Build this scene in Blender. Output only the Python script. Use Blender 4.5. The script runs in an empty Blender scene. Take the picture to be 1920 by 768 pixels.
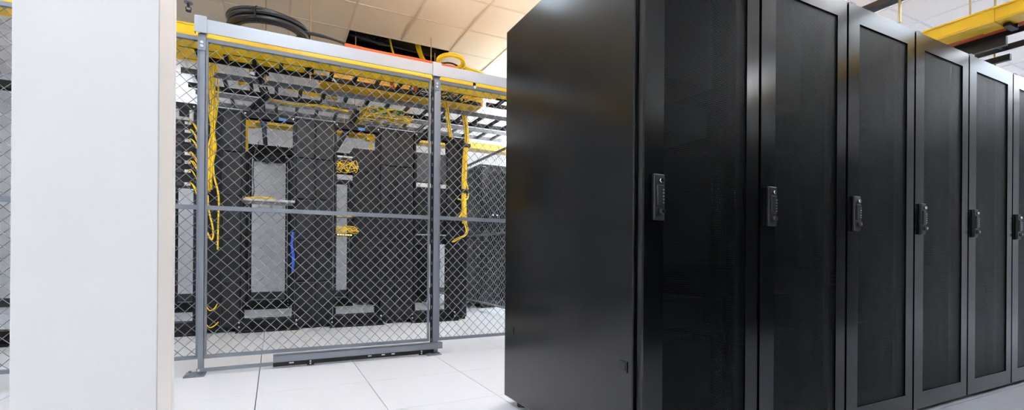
import bpy, math, random
from mathutils import Matrix, Vector

random.seed(7)
scene = bpy.context.scene
col = scene.collection

# ------------------------------------------------------------------ camera
HC = 0.79
cd = bpy.data.cameras.new('camera')
cam = bpy.data.objects.new('camera', cd)
col.objects.link(cam)
cd.sensor_fit = 'HORIZONTAL'
cd.sensor_width = 36.0
cd.lens = 884.0 / 1920.0 * 36.0
cd.shift_y = (479.6 - 384.0) / 1920.0
cd.clip_start = 0.02
cd.clip_end = 100
yaw, roll = math.radians(-26.74), math.radians(0.396)
fw = Vector((-math.sin(yaw), math.cos(yaw), 0))
rt = Vector((math.cos(yaw), math.sin(yaw), 0))
up = Vector((0, 0, 1))
r3 = rt * math.cos(roll) + up * math.sin(roll)
u3 = up * math.cos(roll) - rt * math.sin(roll)
M = Matrix((r3, u3, -fw)).transposed().to_4x4()
M.translation = Vector((0, 0, HC))
cam.matrix_world = M
scene.camera = cam

# ------------------------------------------------------------------ light / exposure
w = bpy.data.worlds.new('world')
scene.world = w
w.use_nodes = True
w.node_tree.nodes['Background'].inputs[0].default_value = (0.9, 0.95, 1, 1)
w.node_tree.nodes['Background'].inputs[1].default_value = 0.0
scene.view_settings.view_transform = 'Standard'
scene.view_settings.look = 'None'
scene.view_settings.gamma = 1.0
scene.view_settings.use_curve_mapping = False
scene.view_settings.exposure = 0.62
LIGHT, LIGHTUP = 6.5, 62.0   # radiance of the pendants, down and as added upward fill
ZL = 2.98             # height of the pendants
ZC = 3.36             # ceiling height
# (centre x, centre y, long side along 'x' or 'y')
PENDANTS = [(0.15, 2.95, 'y'), (-2.60, 3.40, 'y'), (-0.15, 0.45, 'y'), (-2.60, 0.45, 'y'),
            (-1.75, 8.6, 'y'), (4.30, 6.85, 'y'), (5.10, 8.6, 'y'), (4.11, 4.11, 'y'),
            (5.10, 0.15, 'x'), (7.55, 0.15, 'x'), (10.0, 0.15, 'x'), (2.6, -2.5, 'x'), (6.25, -2.5, 'x'), (-0.15, -2.5, 'y'),
            (8.69, 4.72, 'x'), (11.13, 4.72, 'x'), (1.75, 2.85, 'y'), (3.9, 5.5, 'y'), (6.4, 7.0, 'y')]

# ------------------------------------------------------------------ materials
def lin(c):
    return tuple(((v / 255.0) / 12.92 if v / 255.0 <= 0.04045 else ((v / 255.0 + 0.055) / 1.055) ** 2.4) for v in c) + (1.0,)

def mat(name, rgb, rough=0.5, metal=0.0, var=0.0, scale=20.0, bump=0.0, spec=0.5, coat=0.0, stretch=None):
    m = bpy.data.materials.new(name)
    m.use_nodes = True
    nt = m.node_tree
    b = nt.nodes['Principled BSDF']
    c = lin(rgb)
    b.inputs['Base Color'].default_value = c
    b.inputs['Roughness'].default_value = rough
    b.inputs['Metallic'].default_value = metal
    b.inputs['Specular IOR Level'].default_value = spec
    b.inputs['Coat Weight'].default_value = coat
    if var > 0 or bump > 0:
        tc = nt.nodes.new('ShaderNodeTexCoord')
        mp = nt.nodes.new('ShaderNodeMapping')
        if stretch:
            mp.inputs['Scale'].default_value = stretch
        nz = nt.nodes.new('ShaderNodeTexNoise')
        nz.inputs['Scale'].default_value = scale
        nz.inputs['Detail'].default_value = 4
        nt.links.new(tc.outputs['Object'], mp.inputs[0])
        nt.links.new(mp.outputs[0], nz.inputs['Vector'])
        if var > 0:
            mx = nt.nodes.new('ShaderNodeMix')
            mx.data_type = 'RGBA'
            mx.inputs[6].default_value = tuple(max(0, v * (1 - var)) for v in c[:3]) + (1,)
            mx.inputs[7].default_value = tuple(min(1, v * (1 + var)) for v in c[:3]) + (1,)
            nt.links.new(nz.outputs['Fac'], mx.inputs[0])
            nt.links.new(mx.outputs[2], b.inputs['Base Color'])
        if bump > 0:
            bp = nt.nodes.new('ShaderNodeBump')
            bp.inputs['Strength'].default_value = bump
            bp.inputs['Distance'].default_value = 0.002
            nt.links.new(nz.outputs['Fac'], bp.inputs['Height'])
            nt.links.new(bp.outputs[0], b.inputs['Normal'])
    return m

def emis(name, rgb, strength):
    m = bpy.data.materials.new(name)
    m.use_nodes = True
    b = m.node_tree.nodes['Principled BSDF']
    b.inputs['Base Color'].default_value = (0.8, 0.8, 0.8, 1)
    b.inputs['Emission Color'].default_value = lin(rgb)
    b.inputs['Emission Strength'].default_value = strength
    return m

def perforated(name, pitch, radius):
    """black sheet with real see-through holes in a staggered grid (object space x / z)"""
    m = bpy.data.materials.new(name)
    m.use_nodes = True
    nt = m.node_tree
    b = nt.nodes['Principled BSDF']
    b.inputs['Base Color'].default_value = lin((9, 9, 10))
    b.inputs['Roughness'].default_value = 0.36
    b.inputs['Specular IOR Level'].default_value = 0.16
    out = nt.nodes['Material Output']
    tc = nt.nodes.new('ShaderNodeTexCoord')
    sp = nt.nodes.new('ShaderNodeSeparateXYZ')
    nt.links.new(tc.outputs['Object'], sp.inputs[0])

    def mth(op, a, bb=None):
        n = nt.nodes.new('ShaderNodeMath')
        n.operation = op
        for i, v in enumerate((a, bb)):
            if v is None:
                continue
            if isinstance(v, (int, float)):
                n.inputs[i].default_value = v
            else:
                nt.links.new(v, n.inputs[i])
        return n.outputs[0]
    zz = mth('DIVIDE', sp.outputs['Z'], pitch * 0.866)
    row = mth('FLOOR', zz)
    off = mth('MULTIPLY', mth('MODULO', row, 2.0), 0.5)
    xx = mth('ADD', mth('DIVIDE', sp.outputs['X'], pitch), off)
    fx = mth('SUBTRACT', mth('FRACT', xx), 0.5)
    fz = mth('MULTIPLY', mth('SUBTRACT', mth('FRACT', zz), 0.5), 0.866)
    d2 = mth('ADD', mth('MULTIPLY', fx, fx), mth('MULTIPLY', fz, fz))
    hole = mth('LESS_THAN', d2, radius * radius)
    tr = nt.nodes.new('ShaderNodeBsdfTransparent')
    mx = nt.nodes.new('ShaderNodeMixShader')
    nt.links.new(hole, mx.inputs[0])
    nt.links.new(b.outputs[0], mx.inputs[1])
    nt.links.new(tr.outputs[0], mx.inputs[2])
    nt.links.new(mx.outputs[0], out.inputs['Surface'])
    return m

MT = dict(
    wall=mat('white_wall_paint', (236, 236, 238), 0.6, var=0.03, scale=3, bump=0.05),
    wallgrey=mat('grey_white_wall_paint', (238, 238, 240), 0.7, var=0.02, scale=3),
    pillar=mat('white_pillar_laminate', (243, 240, 236), 0.55, var=0.015, scale=4, bump=0.03),
    pillar_line=mat('pillar_joint', (190, 190, 192), 0.7),
    tile=mat('white_floor_laminate', (230, 232, 238), 0.38, var=0.03, scale=160, spec=0.4),
    seam=mat('dark_floor_pedestal', (70, 66, 62), 0.9),
    ceil=mat('warmlit_ceiling_tile', (243, 226, 200), 0.9, var=0.04, scale=140, bump=0.15),  # warm tone of the light on these tiles, put into their colour
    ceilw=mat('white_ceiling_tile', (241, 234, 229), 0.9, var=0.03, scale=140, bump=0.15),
    grid=mat('warmlit_ceiling_grid', (226, 208, 184), 0.6),  # grid bars in the same warm light tone
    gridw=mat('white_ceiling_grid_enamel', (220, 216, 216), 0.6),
    deck=mat('dark_plenum_deck', (28, 25, 23), 0.95),
    base=mat('black_cove_base', (52, 52, 56), 0.6),
    cab=mat('black_satin_powdercoat', (7, 7, 8), 0.18, var=0.06, scale=500, spec=0.35),
    cabf=mat('black_door_powdercoat', (7, 7, 8), 0.18, var=0.06, scale=500, spec=0.35),
    cabin=mat('black_cabinet_inside', (3, 3, 3), 0.9, spec=0.1),
    perf=perforated('perforated_black_steel', 0.0075, 0.38),
    perff=perforated('perforated_black_steel_coarse', 0.012, 0.39),
    rub=mat('black_rubber', (10, 10, 11), 0.6),
    hand=mat('black_moulded_handle', (15, 15, 16), 0.38),
    chrome=mat('bright_chrome', (215, 215, 218), 0.15, 1.0),
    zinc=mat('zinc_bolt', (205, 207, 212), 0.3, 1.0),
    brass=mat('zinc_yellow_threaded_rod', (190, 165, 120), 0.35, 0.8),
    fence=mat('grey_painted_steel', (112, 118, 127), 0.42, 0.1, var=0.05, scale=60),
    wire=mat('grey_mesh_wire', (108, 111, 116), 0.42, 0.1),
    galv=mat('galvanised_channel', (160, 165, 172), 0.45, 0.3, var=0.06, scale=9, stretch=(1, 4, 4)),
    yel=mat('yellow_raceway_plastic', (250, 200, 8), 0.38, var=0.03, scale=8),
    yelc=mat('yellow_fibre_cable', (252, 205, 20), 0.42, var=0.08, scale=30),
    yeld=mat('shaded_yellow_raceway', (225, 172, 14), 0.5, var=0.06, scale=8),  # darker yellow of a trough's shaded underside, put into the colour
    orange=mat('orange_innerduct', (205, 84, 18), 0.45, var=0.06, scale=30),
    blackc=mat('black_cable_jacket', (18, 18, 19), 0.38, spec=0.5),
    rack=mat('black_rack_enamel', (6, 6, 7), 0.5, spec=0.3),
    vcm=mat('black_cable_manager_plastic', (10, 10, 13), 0.42, spec=0.35),
    lad=mat('black_ladder_rack_enamel', (6, 6, 7), 0.45, spec=0.3),
    ladg=mat('grey_and_lit_ladder_rack', (84, 86, 90), 0.45),  # own grey, and the lit look of the front ladder's near stringer
    silver=mat('brushed_silver_chassis', (176, 176, 178), 0.4, 0.4),
    greyeq=mat('dark_grey_chassis', (58, 59, 64), 0.5),
    label=mat('white_paper_label', (240, 240, 240), 0.7),
    whitep=mat('white_patch_strip', (225, 225, 226), 0.5),
    blue=mat('blue_cable_jacket', (25, 80, 190), 0.45),
    bluetag=mat('blue_tape', (60, 130, 200), 0.5),
    green=mat('green_cable_jacket', (40, 140, 80), 0.45),
    flex=mat('grey_flexible_conduit', (176, 178, 184), 0.35, 0.5),
    whitec=mat('white_cable_jacket', (228, 226, 222), 0.5),
    lampframe=mat('white_troffer_enamel', (235, 235, 235), 0.5),
    lamp=emis('luminaire_diffuser', (224, 241, 255), LIGHT),
    fillup=emis('ceiling_fill_glow', (230, 242, 255), LIGHTUP),  # upward glow added to brighten the ceiling
    fillsoft=emis('soft_ceiling_fill', (230, 242, 255), LIGHTUP * 0.22),  # weaker added glow for the back left
    fillback=emis('strong_ceiling_fill', (230, 242, 255), LIGHTUP * 2.8),  # extra upward fill added for the back room
    fillbackdown=emis('boosted_fill_diffuser', (224, 241, 255), LIGHT * 5.0),  # boosted downward fill from unseen rear lamps
    fillwarm=emis('warm_ceiling_fill', (255, 206, 140), LIGHTUP * 0.7),  # warm fill added for the ceiling near the cabinets
    led=emis('blue_status_led', (90, 160, 255), 6.0),
    ledy=emis('amber_status_led', (255, 210, 40), 2.5),
)

# ------------------------------------------------------------------ helpers
class MB:
    def __init__(self):
        self.v = []
        self.f = []

    def box(self, x0, x1, y0, y1, z0, z1):
        i = len(self.v)
        self.v += [(x0, y0, z0), (x1, y0, z0), (x1, y1, z0), (x0, y1, z0), (x0, y0, z1), (x1, y0, z1), (x1, y1, z1), (x0, y1, z1)]
        self.f += [(i, i + 3, i + 2, i + 1), (i + 4, i + 5, i + 6, i + 7), (i, i + 1, i + 5, i + 4), (i + 1, i + 2, i + 6, i + 5), (i + 2, i + 3, i + 7, i + 6), (i + 3, i, i + 4, i + 7)]
        return self

    def bar(self, a, b, wdt, hgt, upv=(0, 0, 1)):
        a, b = Vector(a), Vector(b)
        d = (b - a).normalized()
        u = Vector(upv)
        s = d.cross(u)
        if s.length < 1e-4:
            s = d.cross(Vector((0, 1, 0)))
        s.normalize()
        u = s.cross(d).normalized()
        i = len(self.v)
        for p in (a, b):
            for sx, sz in ((-1, -1), (1, -1), (1, 1), (-1, 1)):
                self.v.append(tuple(p + s * (sx * wdt / 2) + u * (sz * hgt / 2)))
        self.f += [(i, i + 1, i + 2, i + 3), (i + 7, i + 6, i + 5, i + 4)]
        for k in range(4):
            n = (k + 1) % 4
            self.f.append((i + k, i + 4 + k, i + 4 + n, i + n))
        return self

    def tube(self, pts, r, n=6, closed=False):
        pts = [Vector(p) for p in pts]
        i0 = len(self.v)
        N = len(pts)
        t0 = (pts[1] - pts[0]).normalized()
        ref = Vector((0, 0, 1)) if abs(t0.z) < 0.9 else Vector((1, 0, 0))
        nrm = (ref - t0 * ref.dot(t0)).normalized()
        for k in range(N):
            if closed:
                t = (pts[(k + 1) % N] - pts[k - 1])
            else:
                t = pts[min(k + 1, N - 1)] - pts[max(k - 1, 0)]
            t.normalize()
            nrm = nrm - t * nrm.dot(t)
            if nrm.length < 1e-5:
                nrm = t.orthogonal()
            nrm.normalize()
            bn = t.cross(nrm)
            rr = r[k] if isinstance(r, (list, tuple)) else r
            for j in range(n):
                a = 2 * math.pi * j / n
                self.v.append(tuple(pts[k] + nrm * (math.cos(a) * rr) + bn * (math.sin(a) * rr)))
        for k in range(N if closed else N - 1):
            k2 = (k + 1) % N
            for j in range(n):
                j2 = (j + 1) % n
                self.f.append((i0 + k * n + j, i0 + k * n + j2, i0 + k2 * n + j2, i0 + k2 * n + j))
        if not closed:
            self.f.append(tuple(i0 + j for j in range(n))[::-1])
            self.f.append(tuple(i0 + (N - 1) * n + j for j in range(n)))
        return self

    def cyl(self, a, b, r, n=12):
        return self.tube([a, b], r, n)

    def mesh(self, name, smooth=False):
        me = bpy.data.meshes.new(name)
        me.from_pydata(self.v, [], self.f)
        me.update()
        if smooth:
            for p in me.polygons:
                p.use_smooth = len(p.vertices) == 4
        return me

    def build(self, name, material, parent=None, smooth=False, bevel=0.0, kind=None, label=None):
        me = self.mesh(name, smooth)
        me.materials.append(MT[material])
        o = bpy.data.objects.new(name, me)
        col.objects.link(o)
        if parent:
            o.parent = parent
        if bevel:
            b = o.modifiers.new('bevel', 'BEVEL')
            b.width = bevel
            b.segments = 2
            b.limit_method = 'ANGLE'
        if kind:
            o['kind'] = kind
        if label:
            o['label'] = label
        return o


def thing(name, label, cat, loc=(0, 0, 0), rz=0.0, group=None):
    o = bpy.data.objects.new(name, None)
    o.empty_display_size = 0.1
    col.objects.link(o)
    o.location = loc
    o.rotation_euler = (0, 0, rz)
    return tag(o, label, cat, group)


def tag(o, label, cat, group=None):
    o['label'] = label
    o['category'] = cat
    if group:
        o['group'] = group
    return o


def struct(o):
    o['kind'] = 'structure'
    return o


def kids(o):
    return [c for c in bpy.data.objects if c.parent == o]


def copy_tree(o, parent=None):
    c = o.copy()
    col.objects.link(c)
    c.parent = parent
    for ch in kids(o):
        copy_tree(ch, c)
    return c


def B(x0, x1, y0, y1, z0, z1):
    return MB().box(x0, x1, y0, y1, z0, z1)


def smoothpath(pts, sub=6):
    """Catmull-Rom through the points"""
    P = [Vector(p) for p in pts]
    P = [P[0] * 2 - P[1]] + P + [P[-1] * 2 - P[-2]]
    out = []
    for i in range(1, len(P) - 2):
        for s in range(sub):
            t = s / sub
            a, b, c, d = P[i - 1], P[i], P[i + 1], P[i + 2]
            out.append(0.5 * ((2 * b) + (c - a) * t + (2 * a - 5 * b + 4 * c - d) * t * t + (3 * b - a - 3 * c + d) * t ** 3))
    out.append(P[-2])
    return out


def bundle(pts, n, spread, r, mb=None, sub=5, sides=5, taper=None):
    mb = mb or MB()
    for k in range(n):
        ph = random.uniform(0, 6.28)
        rad = spread * math.sqrt(random.random())
        o = Vector((math.cos(ph) * rad, math.sin(ph) * rad, random.uniform(-1, 1) * spread * 0.4))
        q = [Vector(p) + o * (1 if not taper else taper[i]) + Vector([random.uniform(-1, 1) * spread * 0.25 for _ in range(3)]) for i, p in enumerate(pts)]
        mb.tube(smoothpath(q, sub), r, sides)
    return mb


def tangle(x0, x1, y0, y1, z0, z1, n, r):
    mb = MB()
    for k in range(n):
        pts = []
        m = random.randint(4, 6)
        for i in range(m):
            t = i / (m - 1)
            pts.append((x0 + (x1 - x0) * min(1, max(0, t + random.uniform(-.12, .12))), random.uniform(y0, y1), random.uniform(z0, z1)))
        mb.tube(smoothpath(pts, 5), r, 5)
    return mb

# ------------------------------------------------------------------ the room shell
X0, X1, Y0, Y1 = -4.2, 13.0, -4.0, 9.38
T = 0.61
# raised floor: dark understructure, one tile object per tile where the photo shows them
fl = struct(B(X0, X1, Y0, Y1, -0.12, -0.035).build('floor', 'seam'))
tx, ty = 0.525, 3.034
G = 0.0022
tm = MB()
h = T / 2 - G
ch = 0.0012
tm.v = [(-h, -h, -0.034), (h, -h, -0.034), (h, h, -0.034), (-h, h, -0.034), (-h, -h, -ch), (h, -h, -ch), (h, h, -ch), (-h, h, -ch),
        (-h + ch, -h + ch, 0), (h - ch, -h + ch, 0), (h - ch, h - ch, 0), (-h + ch, h - ch, 0)]
tm.f = [(0, 1, 5, 4), (1, 2, 6, 5), (2, 3, 7, 6), (3, 0, 4, 7), (4, 5, 9, 8), (5, 6, 10, 9), (6, 7, 11, 10), (7, 4, 8, 11), (8, 9, 10, 11)]
tme = tm.mesh('floor_tile')
tme.materials.append(MT['tile'])
rest = MB()
i0 = math.floor((X0 - tx) / T); i1 = math.ceil((X1 - tx) / T)
j0 = math.floor((Y0 - ty) / T); j1 = math.ceil((Y1 - ty) / T)
for i in range(i0, i1):
    for j in range(j0, j1):
        cx, cy = tx + (i + .5) * T, ty + (j + .5) * T
        a0, a1, b0, b1 = max(cx - h, X0), min(cx + h, X1), max(cy - h, Y0), min(cy + h, Y1)
        if a1 - a0 < .01 or b1 - b0 < .01:
            continue
        whole = (a1 - a0 > 2 * h - .001) and (b1 - b0 > 2 * h - .001)
        seen = whole and ((-2.2 < cx < 3.6 and 2.2 < cy < 9.4) or (2.8 < cx < 7.5 and -0.3 < cy < 1.5))
        if seen:
            o = bpy.data.objects.new('floor_tile', tme)
            col.objects.link(o)
            o.parent = fl
            o.location = (cx, cy, 0)
        else:
            rest.box(a0, a1, b0, b1, -0.034, 0)
rest.build('floor_tile_field', 'tile', fl, kind='stuff')

# walls
struct(B(X0, X1, Y1, Y1 + .15, -0.12, 3.95).build('wall_back', 'wallgrey'))
struct(B(X0 - .15, X0, Y0, Y1, -0.12, 3.95).build('wall_left', 'wall'))
struct(B(X1, X1 + .15, Y0, Y1, -0.12, 3.95).build('wall_right', 'wall'))
struct(B(X0, X1, Y0 - .15, Y0, -0.12, 3.95).build('wall_front', 'wall'))
struct(B(X0, X1, Y1 - .012, Y1, 0, 0.13).build('baseboard_back', 'base'))
struct(B(X0, X0 + .012, Y0, Y1 - .012, 0, 0.13).build('baseboard_left', 'base'))

# ceiling: deck high above, hung tiles on a grid; two tiles are lifted out over the fence
ce = struct(B(X0, X1, Y0, Y1, 3.95, 4.05).build('ceiling', 'deck'))
cx0, cy0 = 0.74, 5.03
hc = T / 2 - 0.004
def ceil_mesh(m):
    me = B(-hc, hc, -hc, hc, 0, 0.016).mesh('ceiling_tile')
    me.materials.append(MT[m])
    return me
cm, cmw = ceil_mesh('ceil'), ceil_mesh('ceilw')
i0 = math.floor((X0 - cx0) / T); i1 = math.ceil((X1 - cx0) / T)
j0 = math.floor((Y0 - cy0) / T); j1 = math.ceil((Y1 - cy0) / T)
restc = {True: MB(), False: MB()}
HOLE = {(0, 1), (1, 1)}
for i in range(i0, i1):
    for j in range(j0, j1):
        if (i, j) in HOLE:
            continue
        cx, cy = cx0 + (i + .5) * T, cy0 + (j + .5) * T
        a0, a1, b0, b1 = max(cx - hc, X0), min(cx + hc, X1), max(cy - hc, Y0), min(cy + hc, Y1)
        if a1 - a0 < .01 or b1 - b0 < .01:
            continue
        whole = (a1 - a0 > 2 * hc - .001) and (b1 - b0 > 2 * hc - .001)
        warmlit = cx < 3.3 and 3.7 < cy < 6.6  # band of tiles coloured as if warmly lit
        seen = whole and ((-1.9 < cx < 3.3 and 3.8 < cy < 9.4) or (4.2 < cx < 11 and 0.6 < cy < 4.6))
        if seen:
            o = bpy.data.objects.new('ceiling_tile', cm if warmlit else cmw)
            col.objects.link(o)
            o.parent = ce
            o.location = (cx, cy, ZC + random.uniform(0, .0015))
        else:
            restc[warmlit].box(a0, a1, b0, b1, ZC, ZC + .016)
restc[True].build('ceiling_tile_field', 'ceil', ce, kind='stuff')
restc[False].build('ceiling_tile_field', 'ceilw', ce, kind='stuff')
for i in range(i0 + 1, i1):
    x = cx0 + i * T
    ym0, ym1 = cy0 - 2 * T, cy0 + 3 * T
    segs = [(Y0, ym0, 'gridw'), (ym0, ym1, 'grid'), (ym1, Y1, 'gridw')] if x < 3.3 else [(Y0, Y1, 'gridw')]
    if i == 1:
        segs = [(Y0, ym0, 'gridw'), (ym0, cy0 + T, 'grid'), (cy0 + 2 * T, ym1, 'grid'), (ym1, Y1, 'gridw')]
    for ya, yb, gm in segs:
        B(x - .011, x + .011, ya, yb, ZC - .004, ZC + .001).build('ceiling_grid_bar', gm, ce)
for j in range(j0 + 1, j1):
    y = cy0 + j * T
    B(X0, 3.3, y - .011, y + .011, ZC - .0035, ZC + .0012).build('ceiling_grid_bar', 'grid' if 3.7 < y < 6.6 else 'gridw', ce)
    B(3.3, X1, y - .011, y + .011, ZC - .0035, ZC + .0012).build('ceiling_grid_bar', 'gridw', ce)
# the cross bar inside the opening was taken out with the tiles: dark duct and hangers show in the plenum
d = thing('plenum_duct', 'dark flexible duct crossing above the open ceiling hole', 'duct', (1.3, 6.3, 3.6))
MB().tube([(-2.2, 0, .05), (-1, .03, .06), (0, 0, .03), (1, -.05, .05), (2.2, 0, .05)], .09, 12).build('duct_body', 'deck', d, smooth=True)
for k in range(5):
    MB().tube([(-.8 + k * .4, .098 * math.cos(a * .5236), .048 + .098 * math.sin(a * .5236)) for a in range(12)], .006, 5, True).build('band', 'greyeq', d)

# unseen pendants light the room; upward glow and rear lamps are added fill
places = ['above the mesh fence', 'above the left end of the fence', 'over the near aisle by the pillar', 'over the near left corner',
          'over the back left corner', 'over the caged cabinets', 'over the back right corner', 'behind the big cabinets',
          'over the cabinet aisle, nearest of its line', 'over the cabinet aisle, second of its line', 'over the cabinet aisle, third of its line',
          'behind the viewer near the cabinets', 'behind the viewer at the right', 'behind the viewer at the left',
          'far right beyond the cabinets', 'farthest right beyond the cabinets', 'between fence and big cabinets', 'over the side fence', 'beyond the caged cabinets']
BACK = ('over the caged cabinets', 'over the back right corner', 'over the side fence')
for (lx, ly, ax), pl in zip(PENDANTS, places):
    t = thing('unseen_pendant', 'unseen white suspended fluorescent luminaire with added upward fill ' + pl, 'ceiling light', (lx, ly, ZL), 0 if ax == 'y' else math.pi / 2, 'suspended fluorescent luminaires')
    a, b = .16, .61
    MB().box(-a, -a + .02, -b, b, -.03, .05).box(a - .02, a, -b, b, -.03, .05).box(-a + .02, a - .02, -b, -b + .02, -.03, .05).box(-a + .02, a - .02, b - .02, b, -.03, .05).build('frame', 'lampframe', t)
    B(-a + .021, a - .021, -b + .021, b - .021, -.026, .009).build('diffuser', 'fillbackdown' if pl in BACK or pl == 'behind the big cabinets' else 'lamp', t)
    B(-a + .021, a - .021, -b + .021, b - .021, .011, .046).build('upward_fill', 'fillwarm' if pl == 'between fence and big cabinets' else 'fillback' if pl in BACK else 'fillsoft' if pl == 'over the back left corner' else 'fillup', t)
    for y in (-.45, .45):
        MB().cyl((0, y, .05), (0, y, ZC - ZL - .004), .004, 6).build('suspension_rod', 'zinc', t)

# sprinkler on the ceiling
t = thing('sprinkler_head', 'small dark sprinkler head on the cream ceiling above the fence', 'sprinkler', (-0.80, 5.80, ZC))
MB().cyl((0, 0, -.012), (0, 0, 0), .04, 16).build('escutcheon', 'galv', t, smooth=True)
MB().cyl((0, 0, -.05), (0, 0, -.012), .014, 10).build('body', 'greyeq', t)
MB().tube([(-.018, 0, -.05), (-.025, 0, -.07), (0, 0, -.09), (.025, 0, -.07), (.018, 0, -.05)], .005, 6).build('yoke', 'greyeq', t)
MB().cyl((0, 0, -.094), (0, 0, -.089), .026, 12).build('deflector', 'greyeq', t)

# white pillar at the left
pt = struct(B(-0.694, -0.342, 1.90, 2.192, 0, ZC - .004).build('wall_pillar', 'pillar', bevel=0.003))
B(-0.3421, -0.3408, 1.8995, 1.905, 0.02, ZC - .01).build('corner_bead', 'pillar_line', pt)
B(-0.3425, -0.3405, 2.150, 2.192, 0.0, ZC - .006).build('edge_strip', 'pillar', pt)

# ------------------------------------------------------------------ server cabinets
CW, DW = 0.599, 0.583
def make_cabinet(side_latches, perf='perf'):
    """origin: left front bottom corner of the door plane; depth runs to +y"""
    t = thing('server_cabinet', '', 'cabinet')
    D0, D1, Z0, Z1 = 0.052, 1.072, 0.04, 1.997
    W = CW - .004
    # shell
    sp = B(0, .018, D0, D1, Z0, Z1).build('side_panel', 'cab', t, bevel=.006)
    B(W - .018, W, D0, D1, Z0, Z1).build('side_panel', 'cab', t, bevel=.006)
    B(.02, W - .02, D0 + .01, D1, Z1 - .03, Z1 - .004).build('roof', 'cab', t)
    B(.02, W - .02, D0 + .01, D1, Z0, Z0 + .02).build('bottom', 'cabin', t)
    B(.02, W - .02, D1 - .02, D1 - .002, Z0 + .02, Z1 - .03).build('rear_panel', 'cabin', t)
    for x in (.022, W - .062):
        B(x, x + .04, D0 + .012, D0 + .052, Z0 + .02, Z1 - .03).build('frame_post', 'cabin', t)
    for k, (a, b) in enumerate(((.12, .45), (.5, .62), (.75, 1.2), (1.3, 1.42), (1.5, 1.85))):
        B(.07, W - .07, D0 + .12 + .03 * (k % 2), D0 + .75, a, b).build('server_unit', 'cabin', t)
    for x in (.03, W - .09):
        for y in (D0 + .05, D1 - .1):
            MB().cyl((x + .03, y, 0), (x + .03, y, Z0 + .001), .028, 12).build('levelling_foot', 'rub', t)
    B(.02, W - .02, D0 - .022, D0 + .008, .004, Z0 + .002).build('plinth', 'rub', t)
    if side_latches:
        for y in (.100, .985):
            l = B(-.002, .004, y - .02, y + .02, .383, .42).build('side_latch', 'cab', t, bevel=.001)
            B(-.0035, -.0015, y - .012, y + .010, .388, .413).build('latch_slot', 'rub', l)
            B(-.004, -.0015, y - .021, y - .0165, .38, .42).build('latch_tab', 'hand', l)
    # door: frame with perforated centre
    zb, zt, pb, ptp = 0.0205, 1.947, 0.106, 1.866
    pl, pr = .087, .514
    dr = MB()
    dr.box(0, pl, 0, .010, zb, zt).box(pr, DW, 0, .03, zb, zt).box(pl, pr, 0, .03, zb, pb).box(pl, pr, 0, .03, ptp, zt)
    door = dr.build('door', 'cabf', t)
    MB().box(pl, pr, .006, .0075, pb, ptp).build('perforated_panel', perf, door)
    B(.018, .024, .010, .05, zb + .01, zt - .01).build('door_return', 'rub', door)
    for z in (.3, 1.0, 1.7):
        MB().cyl((DW - .004, .034, z - .03), (DW - .004, .034, z + .03), .004, 8).build('hinge', 'hand', door)
    B(0.01, .055, -.001, .03, zt - .001, zt + .007).build('top_piece', 'label', door)  # white block drawn for the bright reflection at the door's top corner
    # swing handle with keypad and key lock, standing proud of the left stile
    hx0, hx1, hz0, hz1 = .032, .080, .915, 1.073
    hd = B(hx0, hx1, -.014, .0, hz0, hz1).build('handle', 'hand', door, bevel=.004)
    return t, door, hd

def handle_bits(door_parent):
    pass

cab0, door0, hd0 = make_cabinet(True)
# sub-parts of the handle go on the door level (thing > part > sub-part)
B(.040, .072, -.021, -.012, .965, 1.035).build('lever', 'hand', door0, bevel=.003)
MB().cyl((.058, -.0135, 1.050), (.058, -.024, 1.050), .0075, 14).build('lever_button', 'chrome', door0, smooth=True)
MB().cyl((.060, -.0135, .945), (.060, -.026, .945), .011, 16).build('key_lock', 'hand', door0, smooth=True)
MB().cyl((.060, -.0255, .945), (.060, -.0285, .945), .006, 12).build('key_slot', 'chrome', door0)
for k in range(5):
    B(.064, .069, -.023, -.0205, .972 + k * .011, .977 + k * .011).build('keypad_button', 'zinc', door0)

CX, CYF = 1.112, 1.22
cl = ['black perforated-door server cabinet with bare side panel, nearest the mesh fence',
      'second black perforated-door server cabinet from the bare side panel',
      'third black perforated-door server cabinet from the bare side panel',
      'fourth black perforated-door server cabinet from the bare side panel',
      'fifth black perforated-door server cabinet from the bare side panel',
      'sixth black perforated-door server cabinet, cut by the right picture edge',
      'seventh black perforated-door server cabinet, just past the right picture edge']
for i in range(7):
    c = cab0 if i == 0 else copy_tree(cab0)
    c.location = (CX + i * CW, CYF, 0)
    c['label'] = cl[i]
    c['group'] = 'black server cabinets in the front row'
    if i:
        for ch in kids(c):
            if ch.name.startswith('side_latch'):
                for g in kids(ch):
                    bpy.data.objects.remove(g)
                bpy.data.objects.remove(ch)
def strip_latches(c):
    for ch in kids(c):
        if ch.name.startswith('side_latch'):
            for g in kids(ch):
                bpy.data.objects.remove(g)
            bpy.data.objects.remove(ch)
# taller row behind the side fence
cl2 = ['tall black server cabinet right behind the side mesh fence, with two blue lights', 'tall black server cabinet second from the side mesh fence',
       'tall black server cabinet third from the side mesh fence']
for i in range(3):
    c = copy_tree(cab0)
    c.location = (2.80 + i * CW * 1.1, 6.58, 0)
    c.scale = (1.1, 1.1, 1.1)
    c['label'] = cl2[i]
    c['group'] = 'caged server cabinets behind the side fence'
    strip_latches(c)
    if i == 0:
        for x in (.16, .22):
            B(x, x + .018, -.006, -.001, 1.28, 1.292).build('status_light', 'led', c)
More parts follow.
